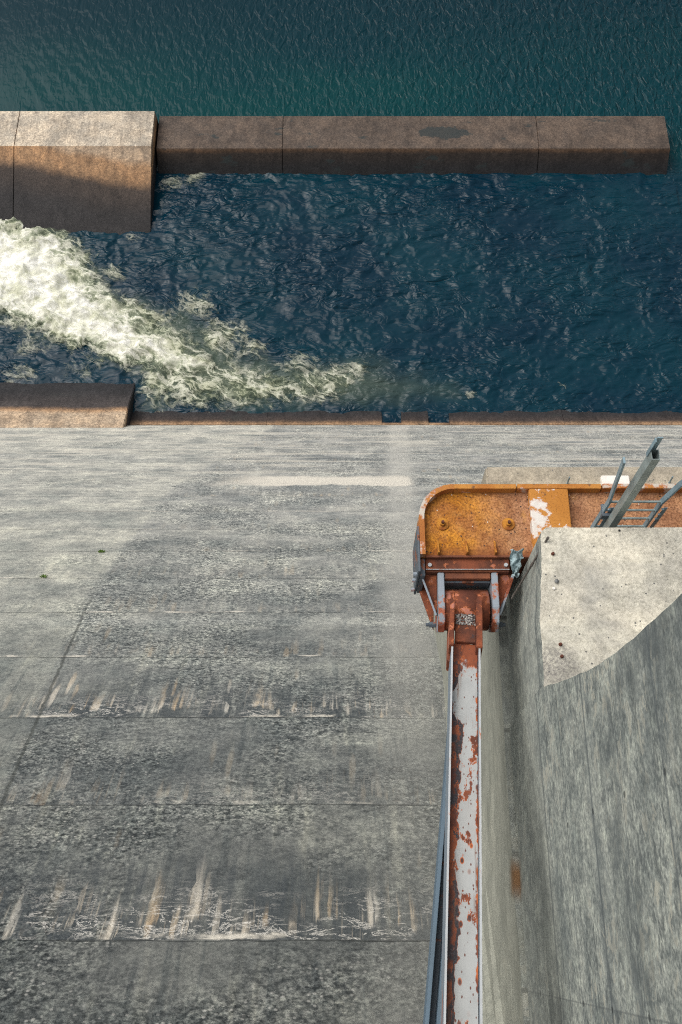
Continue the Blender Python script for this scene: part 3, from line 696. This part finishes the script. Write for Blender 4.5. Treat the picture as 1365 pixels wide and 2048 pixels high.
POLY_MID = Wp([(-260, 410), (0, 416), (60, 430), (115, 452), (165, 490), (180, 540), (240, 590), (320, 640), (395, 690), (430, 720), (490, 745), (570, 752), (660, 742), (715, 738), (700, 770), (650, 790), (560, 800), (450, 808), (330, 806), (288, 790), (284, 770), (300, 745), (220, 722), (120, 680), (50, 650), (0, 625), (-260, 620)])
POLY_MILK = Wp([(-260, 410), (60, 430), (200, 560), (400, 650), (470, 690), (560, 720), (720, 720), (900, 760), (930, 795), (800, 812), (300, 812), (290, 765), (200, 700), (0, 650), (-260, 640)])
flecks = [(270, 478, .6, .25), (1125, 772, .30, .22), (940, 790, .4, .22), (720, 735, 1.0, .26), (345, 368, .9, .24), (390, 358, 1.0, .22),
          (450, 680, 2.4, .40), (232, 545, 1.2, .34), (385, 610, 1.9, .34), (600, 735, 1.8, .34), (500, 700, 1.6, .30), (40, 750, 1.5, .24), (160, 738, 1.4, .22), (70, 690, 1.6, .2), (190, 716, 1.4, .26)]
mk = sdf(POLY_MILK, XX, YY) + 1.6 * fbm(XX * .4, YY * .4, 4)
milk = sstep(1.2, -1.8, mk) * (1 - sstep(15, 1, -0.0 + np.abs(YY - 34) * 0)) if False else sstep(1.0, -2.0, mk)
milk = milk * (1 - .55 * sstep(-3, 8, XX))
grid = np.stack([XX, YY, Z], -1)
water = grid_mesh('water', grid, M_water, attrs={'calm': calm, 'milk': milk})
tag(water, kind='structure')

fx = np.arange(-27, 24, .085); fy = np.arange(33.6, 58.5, .085)
FY, FX = np.meshgrid(fy, fx, indexing='ij')
wob = fbm(FX * .25, FY * .25, 3)
zb_ = .16 * fbm(FX * .45 + wob, FY * .6 + wob, 5, .58) + .10 * ridged(FX * .55 + wob, FY * .95 + .5 * wob, 3)
warp = 1.0 * fbm(FX * .55, FY * .55, 5, .6); warp2 = .9 * fbm(FX * 1.9 + 5, FY * 1.9, 4, .6)
dc = sdf(POLY_CORE, FX, FY) + warp + warp2; dm = sdf(POLY_MID, FX, FY) + warp + warp2
foam = .44 * sstep(1.1, -1.0, dm) + .42 * sstep(1.2, -2.0, dc)
for px, py, rad_, a in flecks:
    c = at_z(px, py, 0); d = np.hypot((FX - c.x) / 1.3, FY - c.y)
    foam = np.maximum(foam, a * 1.0 * sstep(rad_ * 1.1, 0, d + .5 * warp2 + .25 * warp))
foam = np.maximum(foam, .10 * sstep(2.0, -1.5, dm))
turb = fbm(FX * .5 + 9, FY * .75, 3, .5); rid = ridged(FX * .8, FY * 1.1, 5, .6)
zf = zb_ + .02 + foam * (.10 + .8 * np.maximum(turb + .25, 0) + .12 * np.maximum(rid, 0))
keep = foam > .03
foam_o = grid_mesh('foam', np.stack([FX, FY, zf], -1), M_foam, attrs={'foam': foam}, keep=keep)
tag(foam_o, 'churning creamy white foam spreading over the dark basin water', 'foam', kind='stuff')

# ================================================================== PIER
zt_w, zg = 59.2, 50.3           # pier top, groove level
zblk = 52.12                    # level of the pale block top
XW = 1.70
pier = thing('spillway_pier', (XW, 0, zg), 'streaked grey concrete pier with pale stepped block and groove right of the spillway', 'pier')
# shaft: side profile in Y-Z, concave downstream toe
prof = [(-7, zt_w), (1.55, zt_w), (1.60, 57.0), (1.62, 56.0)]
for px, py in ((1365, 1180), (1320, 1224), (1275, 1266), (1230, 1304), (1185, 1334), (1140, 1355), (1105, 1368)):
    q = at_x(px, py, XW); prof.append((q.y, q.z))
prof.append((prof[-1][0] + .10, zblk - .03))
prof += [(prof[-1][0], zg + .18), (prof[-1][0], zg + .13), (-7, zg + .13)]
dense = [prof[0]]
for a, b in zip(prof, prof[1:]):
    k_ = max(1, int(math.hypot(b[0] - a[0], b[1] - a[1]) / .12)) if a[1] > zblk - .2 and b[0] > 0 and a[0] > 0 else 1
    for q in range(1, k_ + 1):
        e = random.uniform(-.006, .006) if k_ > 1 and q < k_ else 0
        dense.append((a[0] + (b[0] - a[0]) * q / k_ + e, a[1] + (b[1] - a[1]) * q / k_))
prof = dense
prof = [p for i, p in enumerate(prof) if i == 0 or (abs(p[0] - prof[i - 1][0]) + abs(p[1] - prof[i - 1][1])) > .015]
m = MB(); m.prism([(XW, y, z) for y, z in prof], (3.6, 0, 0)); m.build('pier_shaft', M_wall, pier, bevel=.012)
# the block the trunnion bears on
yb0 = prof[-2][0] - .25; yb1 = 3.525
xf, xn = at_z(1079, 1047, zblk).x, at_z(1082, 1378, zblk).x
edge = []
for k in range(27):
    a = k / 26; edge.append((xn + (xf - xn) * a + random.uniform(-.006, .006) + .012 * math.sin(9 * a), yb0 + (yb1 - .05 - yb0) * a))
ol = edge + [(edge[-1][0] + .05, yb1)] + [(edge[-1][0] + .05 + q * .35, yb1 + random.uniform(-.003, .003)) for q in range(1, 10)] + [(XW + 3.6, yb1), (XW + 3.6, yb0)]
m = MB(); m.prism([(x, y, zg + .12) for x, y in ol], (0, 0, zblk - zg - .12))
def pale_top(o):
    o.data.materials.append(M_wall)
    for p in o.data.polygons: p.material_index = 0 if p.normal.z > .5 else 1
blk = m.build('bearing_block', M_block, pier); pale_top(blk)
# back of the groove and the lower side wall running down to the slope
m = MB(); m.box((XW + .075, -7, zg - .05), (XW + 3.6, yb1 + .05, zg + .22)); m.build('groove_back', M_wall, pier)
top = [(XW + .02, -7.0), (XW - .02, -.9), (XW - .03, .5), (XW - .03, 1.8), (XW - .02, 3.0), (XW - .02, 4.0), (XW - .14, 4.79)]
bot = [on_face(px, py) for px, py in ((932, 3100), (925, 2048), (908, 1700), (893, 1450), (886, 1353), (869, 1262), (858, 1215))]
m = MB()
for i in range(len(top) - 1):
    (xa, ya_), (xb, yb_) = top[i], top[i + 1]; ba, bb = bot[i], bot[i + 1]
    n_ = 6; pa = [Vector((xa, ya_, zg - .62)).lerp(ba, k / n_) for k in range(n_ + 1)]; pb = [Vector((xb, yb_, zg - .62)).lerp(bb, k / n_) for k in range(n_ + 1)]
    pa[0].z = pb[0].z = zg - .02 if i < 5 else zg - .02
    if i == 5: pb[0].z = zg - .02
    for k in range(n_): m.poly([pa[k], pb[k], pb[k + 1], pa[k + 1]])
    m.poly([(xa, ya_, zg - .02), (xb, yb_, zg - .02), (xb + 3.6, yb_, zg - .02), (xa + 3.6, ya_, zg - .02)])
e = bot[-1]; xa, ya_ = top[-1]
m.poly([(xa, ya_, zg - .02), e, Vector((e.x + 4.5, e.y, e.z)), (xa + 3.6, ya_, zg - .02)])
m.build('side_wall', M_wall, pier)
# ledge downstream of the girder
m = MB(); m.box((1.57, 4.30, zg), (5.4, 4.80, zg + .50)); m.build('ledge', M_ledge, pier, bevel=.02)

# studs cast into the block and the ledge
def stud(name, p, r, h, mat, parent, tilt=(0, 0)):
    m = MB(); p = Vector(p); up = Vector((tilt[0], tilt[1], 1)).normalized()
    m.tube([p - up * .01, p + up * h], r, 8); m.tube([p - up * .01, p + up * .012], r * 1.45, 6)
    return m.build(name, mat, parent, bevel=.002)
first = None
for px, py, r, mat in ((1106, 1108, .012, M_stud), (1110, 1129, .011, M_stud), (1166, 1118, .011, M_stud), (1182, 1119, .011, M_stud), (1121, 1289, .012, M_stud), (1124, 1313, .012, M_stud), (1152, 1231, .006, M_stud)):
    p = at_z(px, py, zblk)
    if first is None:
        first = stud('anchor_stud', p, r, .03, mat, blk); p0 = Vector(p)
    else:
        c = first.copy(); COL.objects.link(c); c.parent = blk; c.location = first.location + (Vector(p) - p0); c.scale = (r / .012,) * 3
        c.location = Vector(p) - origin(blk) - (Vector(first.location) * 0) - Vector((p0 - origin(blk) - Vector(first.location)) * 1.0) * 0 if False else c.location
ledge = [o for o in COL.objects if o.name == 'ledge'][0]
for px, py in ((1135, 967), (1339, 966)):
    stud('stub_bolt', at_z(px, py, zg + .5), .009, .13, M_galv, ledge, (.0, .1))
# loose stones on the block
for px, py, r, lb in ((1114, 1162, .020, 'dark grey pebble lying by the rusty studs on the pale block'), (1108, 1177, .013, 'small white chip of stone lying on the pale block'), (1239, 1061, .010, 'tiny black pebble at the far edge of the pale block')):
    bm = bmesh.new(); bmesh.ops.create_icosphere(bm, subdivisions=2, radius=r)
    for v in bm.verts: v.co *= 1 + random.uniform(-.22, .22); v.co.z *= .75
    m = MB(); m.bm.free(); m.bm = bm; p = at_z(px, py, zblk + r * .6); bmesh.ops.translate(bm, verts=bm.verts, vec=p)
    tag(m.build('pebble', M_white if 'white' in lb else (M_dark if 'black' in lb else M_stone), loc=p), lb, 'pebble')

# iron rod leaning on the block
p1 = at_z(1096, 1076, zblk + .05); p2 = at_z(1024, 1197, zg + 1.05)
m = MB(); m.tube([p2, p1], .010, 8); q = p1.lerp(p2, .42); d = (p2 - p1).normalized(); m.tube([q - d * .02, q + d * .02], .014, 8)
m.tube([p1 - d * .008, p1 + d * .016], .013, 8)
tag(m.build('iron_rod', M_rod, loc=p2), 'thin bare iron rod leaning against the left side of the concrete block', 'rod')

# ================================================================== TRUNNION GIRDER
gx0, gy0, gy1 = .775, 3.555, 4.29; gz = H - 9.17; gt = H - 9.07; gb = H - 9.85; gxr = 5.4; rc = .36
gird = thing('trunnion_girder', (gx0, gy0, gz), 'rusty orange steel girder with rounded end, flaking white rim and hinge brackets', 'girder')
def arc(off, n=14):
    cx, cy = gx0 + rc, gy1 - rc; r = rc - off
    return [(cx - r * math.cos(a), cy + r * math.sin(a)) for a in [math.pi / 2 * k / n for k in range(n + 1)]]
m = MB(); ol = [(gx0 + .02, gy0 + .0)] + arc(.02) + [(gxr, gy1 - .02), (gxr, gy0)]
m.prism([(x, y, gz - .03) for x, y in ol], (0, 0, .03)); m.build('web_plate', M_tray, gird)
def rim_strip(outer, inner, z0, z1, name, mat):
    m = MB(); nn = len(outer)
    for i in range(nn - 1):
        a, b, c, d = outer[i], outer[i + 1], inner[i + 1], inner[i]
        m.hexa([(a[0], a[1], z0), (b[0], b[1], z0), (c[0], c[1], z0), (d[0], d[1], z0), (a[0], a[1], z1), (b[0], b[1], z1), (c[0], c[1], z1), (d[0], d[1], z1)])
    bmesh.ops.remove_doubles(m.bm, verts=m.bm.verts, dist=1e-5)
    inside = {}
    for f in m.bm.faces: inside.setdefault(tuple(sorted(v.index for v in f.verts)), []).append(f)
    return m.build(name, mat, gird)
T = .052
rim_strip([(gx0, gy0 - .02)] + arc(0), [(gx0 + T, gy0 - .02)] + arc(T), gb, gt, 'curved_rim', M_rim)
xj1, xj2 = at_z(1033, 975, gt).x, at_z(1203, 975, gt).x
for xa, xb, mt, dz in ((gx0 + rc, xj1, M_rimrust, 0), (xj1 + .012, xj2, M_rimrust, .004), (xj2 + .012, gxr, M_rim, .012)):
    m = MB(); m.box((xa, gy1 - T, gb), (xb, gy1, gt + dz)); m.build('far_rim', mt, gird, bevel=.004)
# near flange: stepped plates below the web
m = MB(); m.box((gx0 + T + .002, gy0 - .022, gz - .55), (XW + 3.6, gy0, gz + .012)); m.build('near_flange', M_beam, gird, bevel=.003)
# cover plate
cx0, cx1 = at_z(1061, 1010, gt).x, at_z(1139, 1010, gt).x
m = MB(); m.box((cx0, gy0 + .005, gz + .005), (cx1, gy1 - T - .003, gt + .004)); m.build('cover_plate', M_panel, gird, bevel=.006)
# anchor bolts with washers on the web
bolts = []
for px in (885, 1017):
    p = at_z(px, 1049, gz)
    if not bolts:
        m = MB(); m.tube([p, p + Vector((0, 0, .016))], .066, 28); wsh = m.build('washer', M_bolt, gird, loc=p, bevel=.004)
        m = MB(); m.tube([p + Vector((0, 0, .014)), p + Vector((0, 0, .05))], .030, 6); n1 = m.build('nut', M_bolt, wsh, loc=p, bevel=.003)
        m = MB(); m.tube([p + Vector((0, 0, .04)), p + Vector((0, 0, .08))], .015, 10); n2 = m.build('bolt_end', M_stud, wsh, loc=p)
        bolts = [wsh, n1, n2, p]
    else:
        c = bolts[0].copy(); COL.objects.link(c); c.parent = gird; c.location = bolts[0].location + (p - bolts[3])
        for ch in bolts[1:3]:
            k = ch.copy(); COL.objects.link(k); k.parent = c
# little stiffeners along the near edge
for i, px in enumerate((877, 934, 991)):
    p = at_z(px, 1112, gz)
    m = MB(); m.prism([(p.x - .009, gy0 + .002, gz), (p.x - .009, gy0 + .16, gz), (p.x - .009, gy0 + .13, gz + .02), (p.x - .009, gy0 + .002, gz + .085)], (.018, 0, 0))
    m.build('stiffener', M_bolt, gird, bevel=.002)
# hinge bracket: top plate, back plate, yoke cheeks and gussets
yk = (.985, 1.515); pin = Vector((1.235, 3.10, H - 9.50))
bz = gz - .035
m = MB(); m.box((gx0 + .06, gy0 - .13, bz - .022), (1.66, gy0 - .024, bz)); m.build('top_plate', M_bracket, gird, bevel=.003)
m = MB(); m.box((gx0 + .06, gy0 - .134, bz - .006), (1.66, gy0 - .128, bz + .004)); m.build('plate_edge', M_edge, gird)
m = MB(); m.box((gx0 + .06, gy0 - .15, bz - .50), (1.66, gy0 - .05, bz - .024)); m.build('back_plate', M_beam, gird, bevel=.004)
m = MB(); m.box((yk[0] + .04, gy0 - .215, bz - .12), (yk[1] - .04, gy0 - .152, bz - .045)); m.build('cross_beam', M_beam, gird, bevel=.006)
m = MB(); m.box((yk[0] + .04, gy0 - .235, bz - .55), (yk[1] - .04, gy0 - .217, bz - .10)); m.build('beam_lip', M_darksteel, gird, bevel=.003)  # dark filler under the beam; its colour stands in for the gap's shade
for s_, x in zip((-1, 1), yk):
    m = MB()
    m.prism([(x - .032, gy0 - .152, bz - .03), (x - .032, gy0 - .50, bz - .06), (x - .032, gy0 - .64, bz - .12), (x - .032, gy0 - .70, bz - .24), (x - .032, gy0 - .64, bz - .45), (x - .032, gy0 - .152, bz - .5)], (.064, 0, 0))
    m.build('yoke_cheek', M_plate, gird, bevel=.006)
    xo = x + s_ * .034
    m = MB(); m.prism([(xo, gy0 - .152, bz - .10), (xo + s_ * .155, gy0 - .152, bz - .10), (xo + s_ * .15, gy0 - .20, bz - .10), (xo, gy0 - .54, bz - .22)], (0, 0, -.03)); m.build('gusset', M_bracket, gird, bevel=.003)
    m = MB(); m.bar([(xo + s_ * .155, gy0 - .165, bz - .075), (xo + s_ * .012, gy0 - .54, bz - .195)], .02, .06, (1, .3 * s_, 0)); m.build('gusset_edge', M_plate, gird, bevel=.003)
    m = MB(); m.prism([(xo, gy0 - .152, bz - .42), (xo + s_ * .17, gy0 - .152, bz - .42), (xo + s_ * .02, gy0 - .62, bz - .44)], (0, 0, -.03)); m.build('gusset', M_bracket, gird, bevel=.003)
    b = Vector((xo, pin.y - .12, pin.z - .10))
    m = MB(); m.tube([b, b + Vector((s_ * .07, 0, 0))], .032, 6); m.tube([b + Vector((s_ * .07, 0, 0)), b + Vector((s_ * .10, 0, 0))], .02, 8); m.build('pin_bolt', M_darksteel, gird, bevel=.003)
    m = MB(); c = Vector((x + s_ * .11, gy0 - .09, bz + .002)); m.tube([c, c + Vector((0, 0, .022))], .022, 6); m.build('bolt_head', M_edge, gird, bevel=.003)
# bluish end plate with two bolts
m = MB(); m.box((gx0 - .022, gy0 - .20, gz - .60), (gx0 - .002, gy0 + .28, gz + .10)); m.build('end_plate', M_darksteel, gird, bevel=.004)
m = MB(); m.box((gx0 + .0, gy0 - .21, gz - .52), (gx0 + .05, gy0 - .03, gz - .005)); m.build('end_angle', M_darksteel, gird, bevel=.004)
for dy, dz in ((-.15, -.12), (-.15, -.30), (-.18, -.50)):
    b = Vector((gx0 - .022, gy0 + dy, gz + dz)); m = MB(); m.tube([b, b - Vector((.035, 0, 0))], .022, 6); m.build('bolt_head', M_plate, gird, bevel=.003)

# torn sheet caught between girder and block
bm = bmesh.new(); nx, ny = 10, 14; V = [[None] * (ny + 1) for _ in range(nx + 1)]
c0 = at_z(1016, 1100, gz + .16); 
for i in range(nx + 1):
    for k in range(ny + 1):
        a, b = i / nx, k / ny
        edge = .012 * math.sin(17 * b + 3 * a) + random.uniform(-.008, .008)
        V[i][k] = bm.verts.new((c0.x + .01 + a * (.15 - .07 * b) + edge + .03 * b * (1 - a), c0.y - b * .25 + random.uniform(-.006, .006), c0.z - .08 * b + .03 * math.sin(9 * a + 11 * b) + .018 * math.sin(23 * b - 7 * a) + random.uniform(-.010, .010) + .02 * a))
for i in range(nx):
    for k in range(ny): bm.faces.new((V[i][k], V[i + 1][k], V[i + 1][k + 1], V[i][k + 1]))
bmesh.ops.solidify(bm, geom=bm.faces[:], thickness=.004)
m = MB(); m.bm.free(); m.bm = bm
tag(m.build('torn_sheet', M_tarp, loc=c0), 'crumpled torn teal sheet stuck between rusty girder and concrete block', 'sheet')

# ================================================================== GATE ARMS
gate = thing('spillway_gate', pin, 'steel gate arm with flaking grey paint and rust, hinged on the orange girder', 'gate')
m = MB(); m.tube([pin + Vector((-.225, 0, 0)), pin + Vector((.225, 0, 0))], .205, 40); hub = m.build('hub', M_hub, gate, bevel=.006, smooth=False)
for p in hub.data.polygons: p.use_smooth = abs(p.normal.x) < .5
def arm_frame(direction):
    d = Vector(direction).normalized()               # upstream direction
    yv = -d; xv = Vector((1, 0, 0)); xv = (xv - yv * xv.dot(yv)).normalized(); zv = xv.cross(yv)
    return Matrix((xv, yv, zv)).transposed().to_4x4()
def arm_part(name, mat, frame, boxes, parent, bevel=.003, base=(0, 0, 0)):
    m = MB()
    for a, b in boxes: m.box(a, b)
    o = m.build(name, mat, None, loc=(0, 0, 0), bevel=bevel); o.parent = parent
    o.matrix_local = Matrix.Translation(Vector(base)) @ frame
    return o
F1 = arm_frame((-.134, -1.293, .525))
LW = .128; L0, L1 = -9.0, -.12
zlo, zhi, zw = -.20, .19, .085
arm_part('arm_web', M_web, F1, [((-LW + .012, L0, zw - .012), (LW - .012, -.50, zw))], gate, 0)
for s_ in (-1, 1):
    fl = arm_part('arm_flange', M_flange, F1, [((s_ * LW - .0075, L0, zlo), (s_ * LW + .0075, -.42, zhi - .004))], gate)
    arm_part('flange_edge', M_edge, F1, [((s_ * LW - .0085, L0, zhi - .006), (s_ * LW + .0085, -.50, zhi))], gate, 0)
    arm_part('arm_shoe', M_hub, F1, [((s_ * LW - .030, -.62, zlo), (s_ * LW + .014 * (1 if s_ < 0 else 2), .05, zhi + .02))], gate, .006)
arm_part('tie_plate', M_bracket, F1, [((-LW + .03, -.50, zw), (LW - .03, -.30, zw + .035))], gate, .004)
arm_part('tie_plate', M_beam, F1, [((-LW + .03, -.30, zw - .02), (LW - .03, -.02, zw + .03))], gate, .004)
low = Vector((.785, -.59, H - 9.66)) - pin
F2 = arm_frame(low)
for s_ in (-1, 1):
    arm_part('lower_arm_flange', M_lowarm, F2, [((s_ * .050 - .018, -9, -.10), (s_ * .050 + .018, -.15, .10))], gate)
arm_part('lower_arm_web', M_darksteel, F2, [((-.031, -9, -.082), (.031, -.15, -.06))], gate, 0)  # web coloured dark to carry the shade between the flanges
# grit lying between the arm shoes
fr = gate.matrix_world if False else Matrix.Translation(pin) @ F1
bm = bmesh.new()
for i in range(520):
    lx, ly = random.uniform(-LW + .035, LW - .035), random.uniform(-.29, -.03)
    r = random.uniform(.005, .010); c = fr @ Vector((lx, ly, zw + .030 + r * .5 + random.uniform(0, .008)))
    g = bmesh.ops.create_icosphere(bm, subdivisions=1, radius=r)
    for v in g['verts']: v.co = v.co * random.uniform(.75, 1.25) + c
m = MB(); m.bm.free(); m.bm = bm
n = NT('mixed_grit'); cc = n.voro(n.coord('Object'), 60, out='Color'); col = n.ramp(n.sep(cc)[0], [(0, (.05, .045, .045)), (.5, (.20, .19, .18)), (1, (.50, .47, .43))])
M_grit = n.done(n.bsdf(col, .9))
tag(m.build('gravel', M_grit, loc=fr @ Vector((0, -.16, zw + .03))), 'salt and pepper grit lying on the gate hinge between rusty shoes', 'gravel', kind='stuff')

# ================================================================== LADDER
LY = 3.80
lad = thing('ladder', (2.75, LY, H - 9.6), 'galvanised steel ladder with flared handrails and a square safety post behind the block', 'ladder')
def Z(z): return H - z
left = [(2.47, LY, Z(9.55)), (2.485, LY, Z(8.40)), (2.455, LY, Z(8.10)), (2.385, LY - .03, Z(7.50))]
right = [(2.985, LY, Z(9.55)), (2.975, LY, Z(8.42)), (3.03, LY, Z(8.05)), (3.16, LY - .03, Z(7.50))]
for pth in (left, right):
    m = MB(); m.bar(pth, .065, .014, (0, 1, 0)) if False else m.bar(pth, .020, .060, (1, 0, 0)); m.build('rail', M_galv, lad, bevel=.003)
for i in range(6):
    z = 8.42 + .195 * i
    m = MB(); m.tube([(2.485, LY, Z(z)), (2.975, LY, Z(z))], .012, 10); m.build('rung', M_galv2, lad, smooth=False)
# square post with an open top and an angle tab
px_, py_ = 2.555, 3.68
m = MB(); a, b, t_ = .034, .046, .006
z0, z1 = Z(9.6), Z(7.22)
for bx in (((-a, -b), (-a + t_, b)), ((a - t_, -b), (a, b)), ((-a + t_, -b), (a - t_, -b + t_)), ((-a + t_, b - t_), (a - t_, b))):
    m.box((px_ + bx[0][0], py_ + bx[0][1], z0), (px_ + bx[1][0], py_ + bx[1][1], z1))
post = m.build('safety_post', M_galv2, lad)
m = MB(); m.box((px_ - a, py_ + b + .001, Z(7.32)), (px_ + .012, py_ + b + .009, Z(7.02))); m.box((px_ - a - .008, py_ + b - .02, Z(7.32)), (px_ - a - .001, py_ + b + .02, Z(7.05))); m.build('angle_tab', M_galv, post, bevel=.001)
m = MB(); m.box((px_ - .10, py_ + b + .002, Z(8.66)), (px_ + .04, py_ + b + .03, Z(8.58))); m.tube([(px_ - .075, py_ + b + .02, Z(8.62)), (px_ - .075, LY + .06, Z(8.62))], .02, 8); m.build('clamp', M_darksteel, post, bevel=.002)
for x in (2.535, 3.035):
    m = MB(); m.box((x - .018, LY - .03, Z(9.55)), (x + .018, LY - .022, Z(8.50))); m.build('strap', M_galv, lad, bevel=.001)
    for z in (8.50, 8.62, 8.72):
        m = MB(); m.tube([(x - .03, LY - .035, Z(z)), (x - .03, LY - .05, Z(z))], .014, 6); m.build('bolt_head', M_galv, lad)

# white box on the ledge
pa = at_z(1203, 950, zg + .58); pb = at_z(1262, 974, zg + .58)
m = MB(); m.box((pa.x, pb.y, zg + .502), (pb.x, pa.y, zg + .575))
wb = tag(m.build('cable_box', M_white, loc=((pa.x + pb.x) / 2, (pa.y + pb.y) / 2, zg + .502), bevel=.008), 'flat white rectangular box lying on the tan ledge behind the ladder', 'box')

# weeds in the joint
for px, py, sc, lb in ((205, 1105, .13, 'faint green weed tuft in a crack, upper one of two on the left slope'), (88, 1155, .11, 'bright green weed tuft in a crack near the left edge of the slope')):
    p = on_face(px, py); bm = bmesh.new()
    for i in range(46):
        a = random.uniform(0, 6.28); l = sc * random.uniform(.4, 1.0); d = (NRM * random.uniform(.5, 1) + Vector((math.cos(a), .6 * math.sin(a), 0)) * .9).normalized()
        s_ = d.cross(Vector((random.random(), random.random(), 1))).normalized() * l * .16; b = p + Vector((random.uniform(-sc, sc) * .5, 0, 0)) + U * random.uniform(-.05, .05)
        bm.faces.new([bm.verts.new(b), bm.verts.new(b + d * l * .55 + s_), bm.verts.new(b + d * l), bm.verts.new(b + d * l * .55 - s_)])
    m = MB(); m.bm.free(); m.bm = bm
    tag(m.build('weed', M_leaf, loc=p), lb, 'weed')
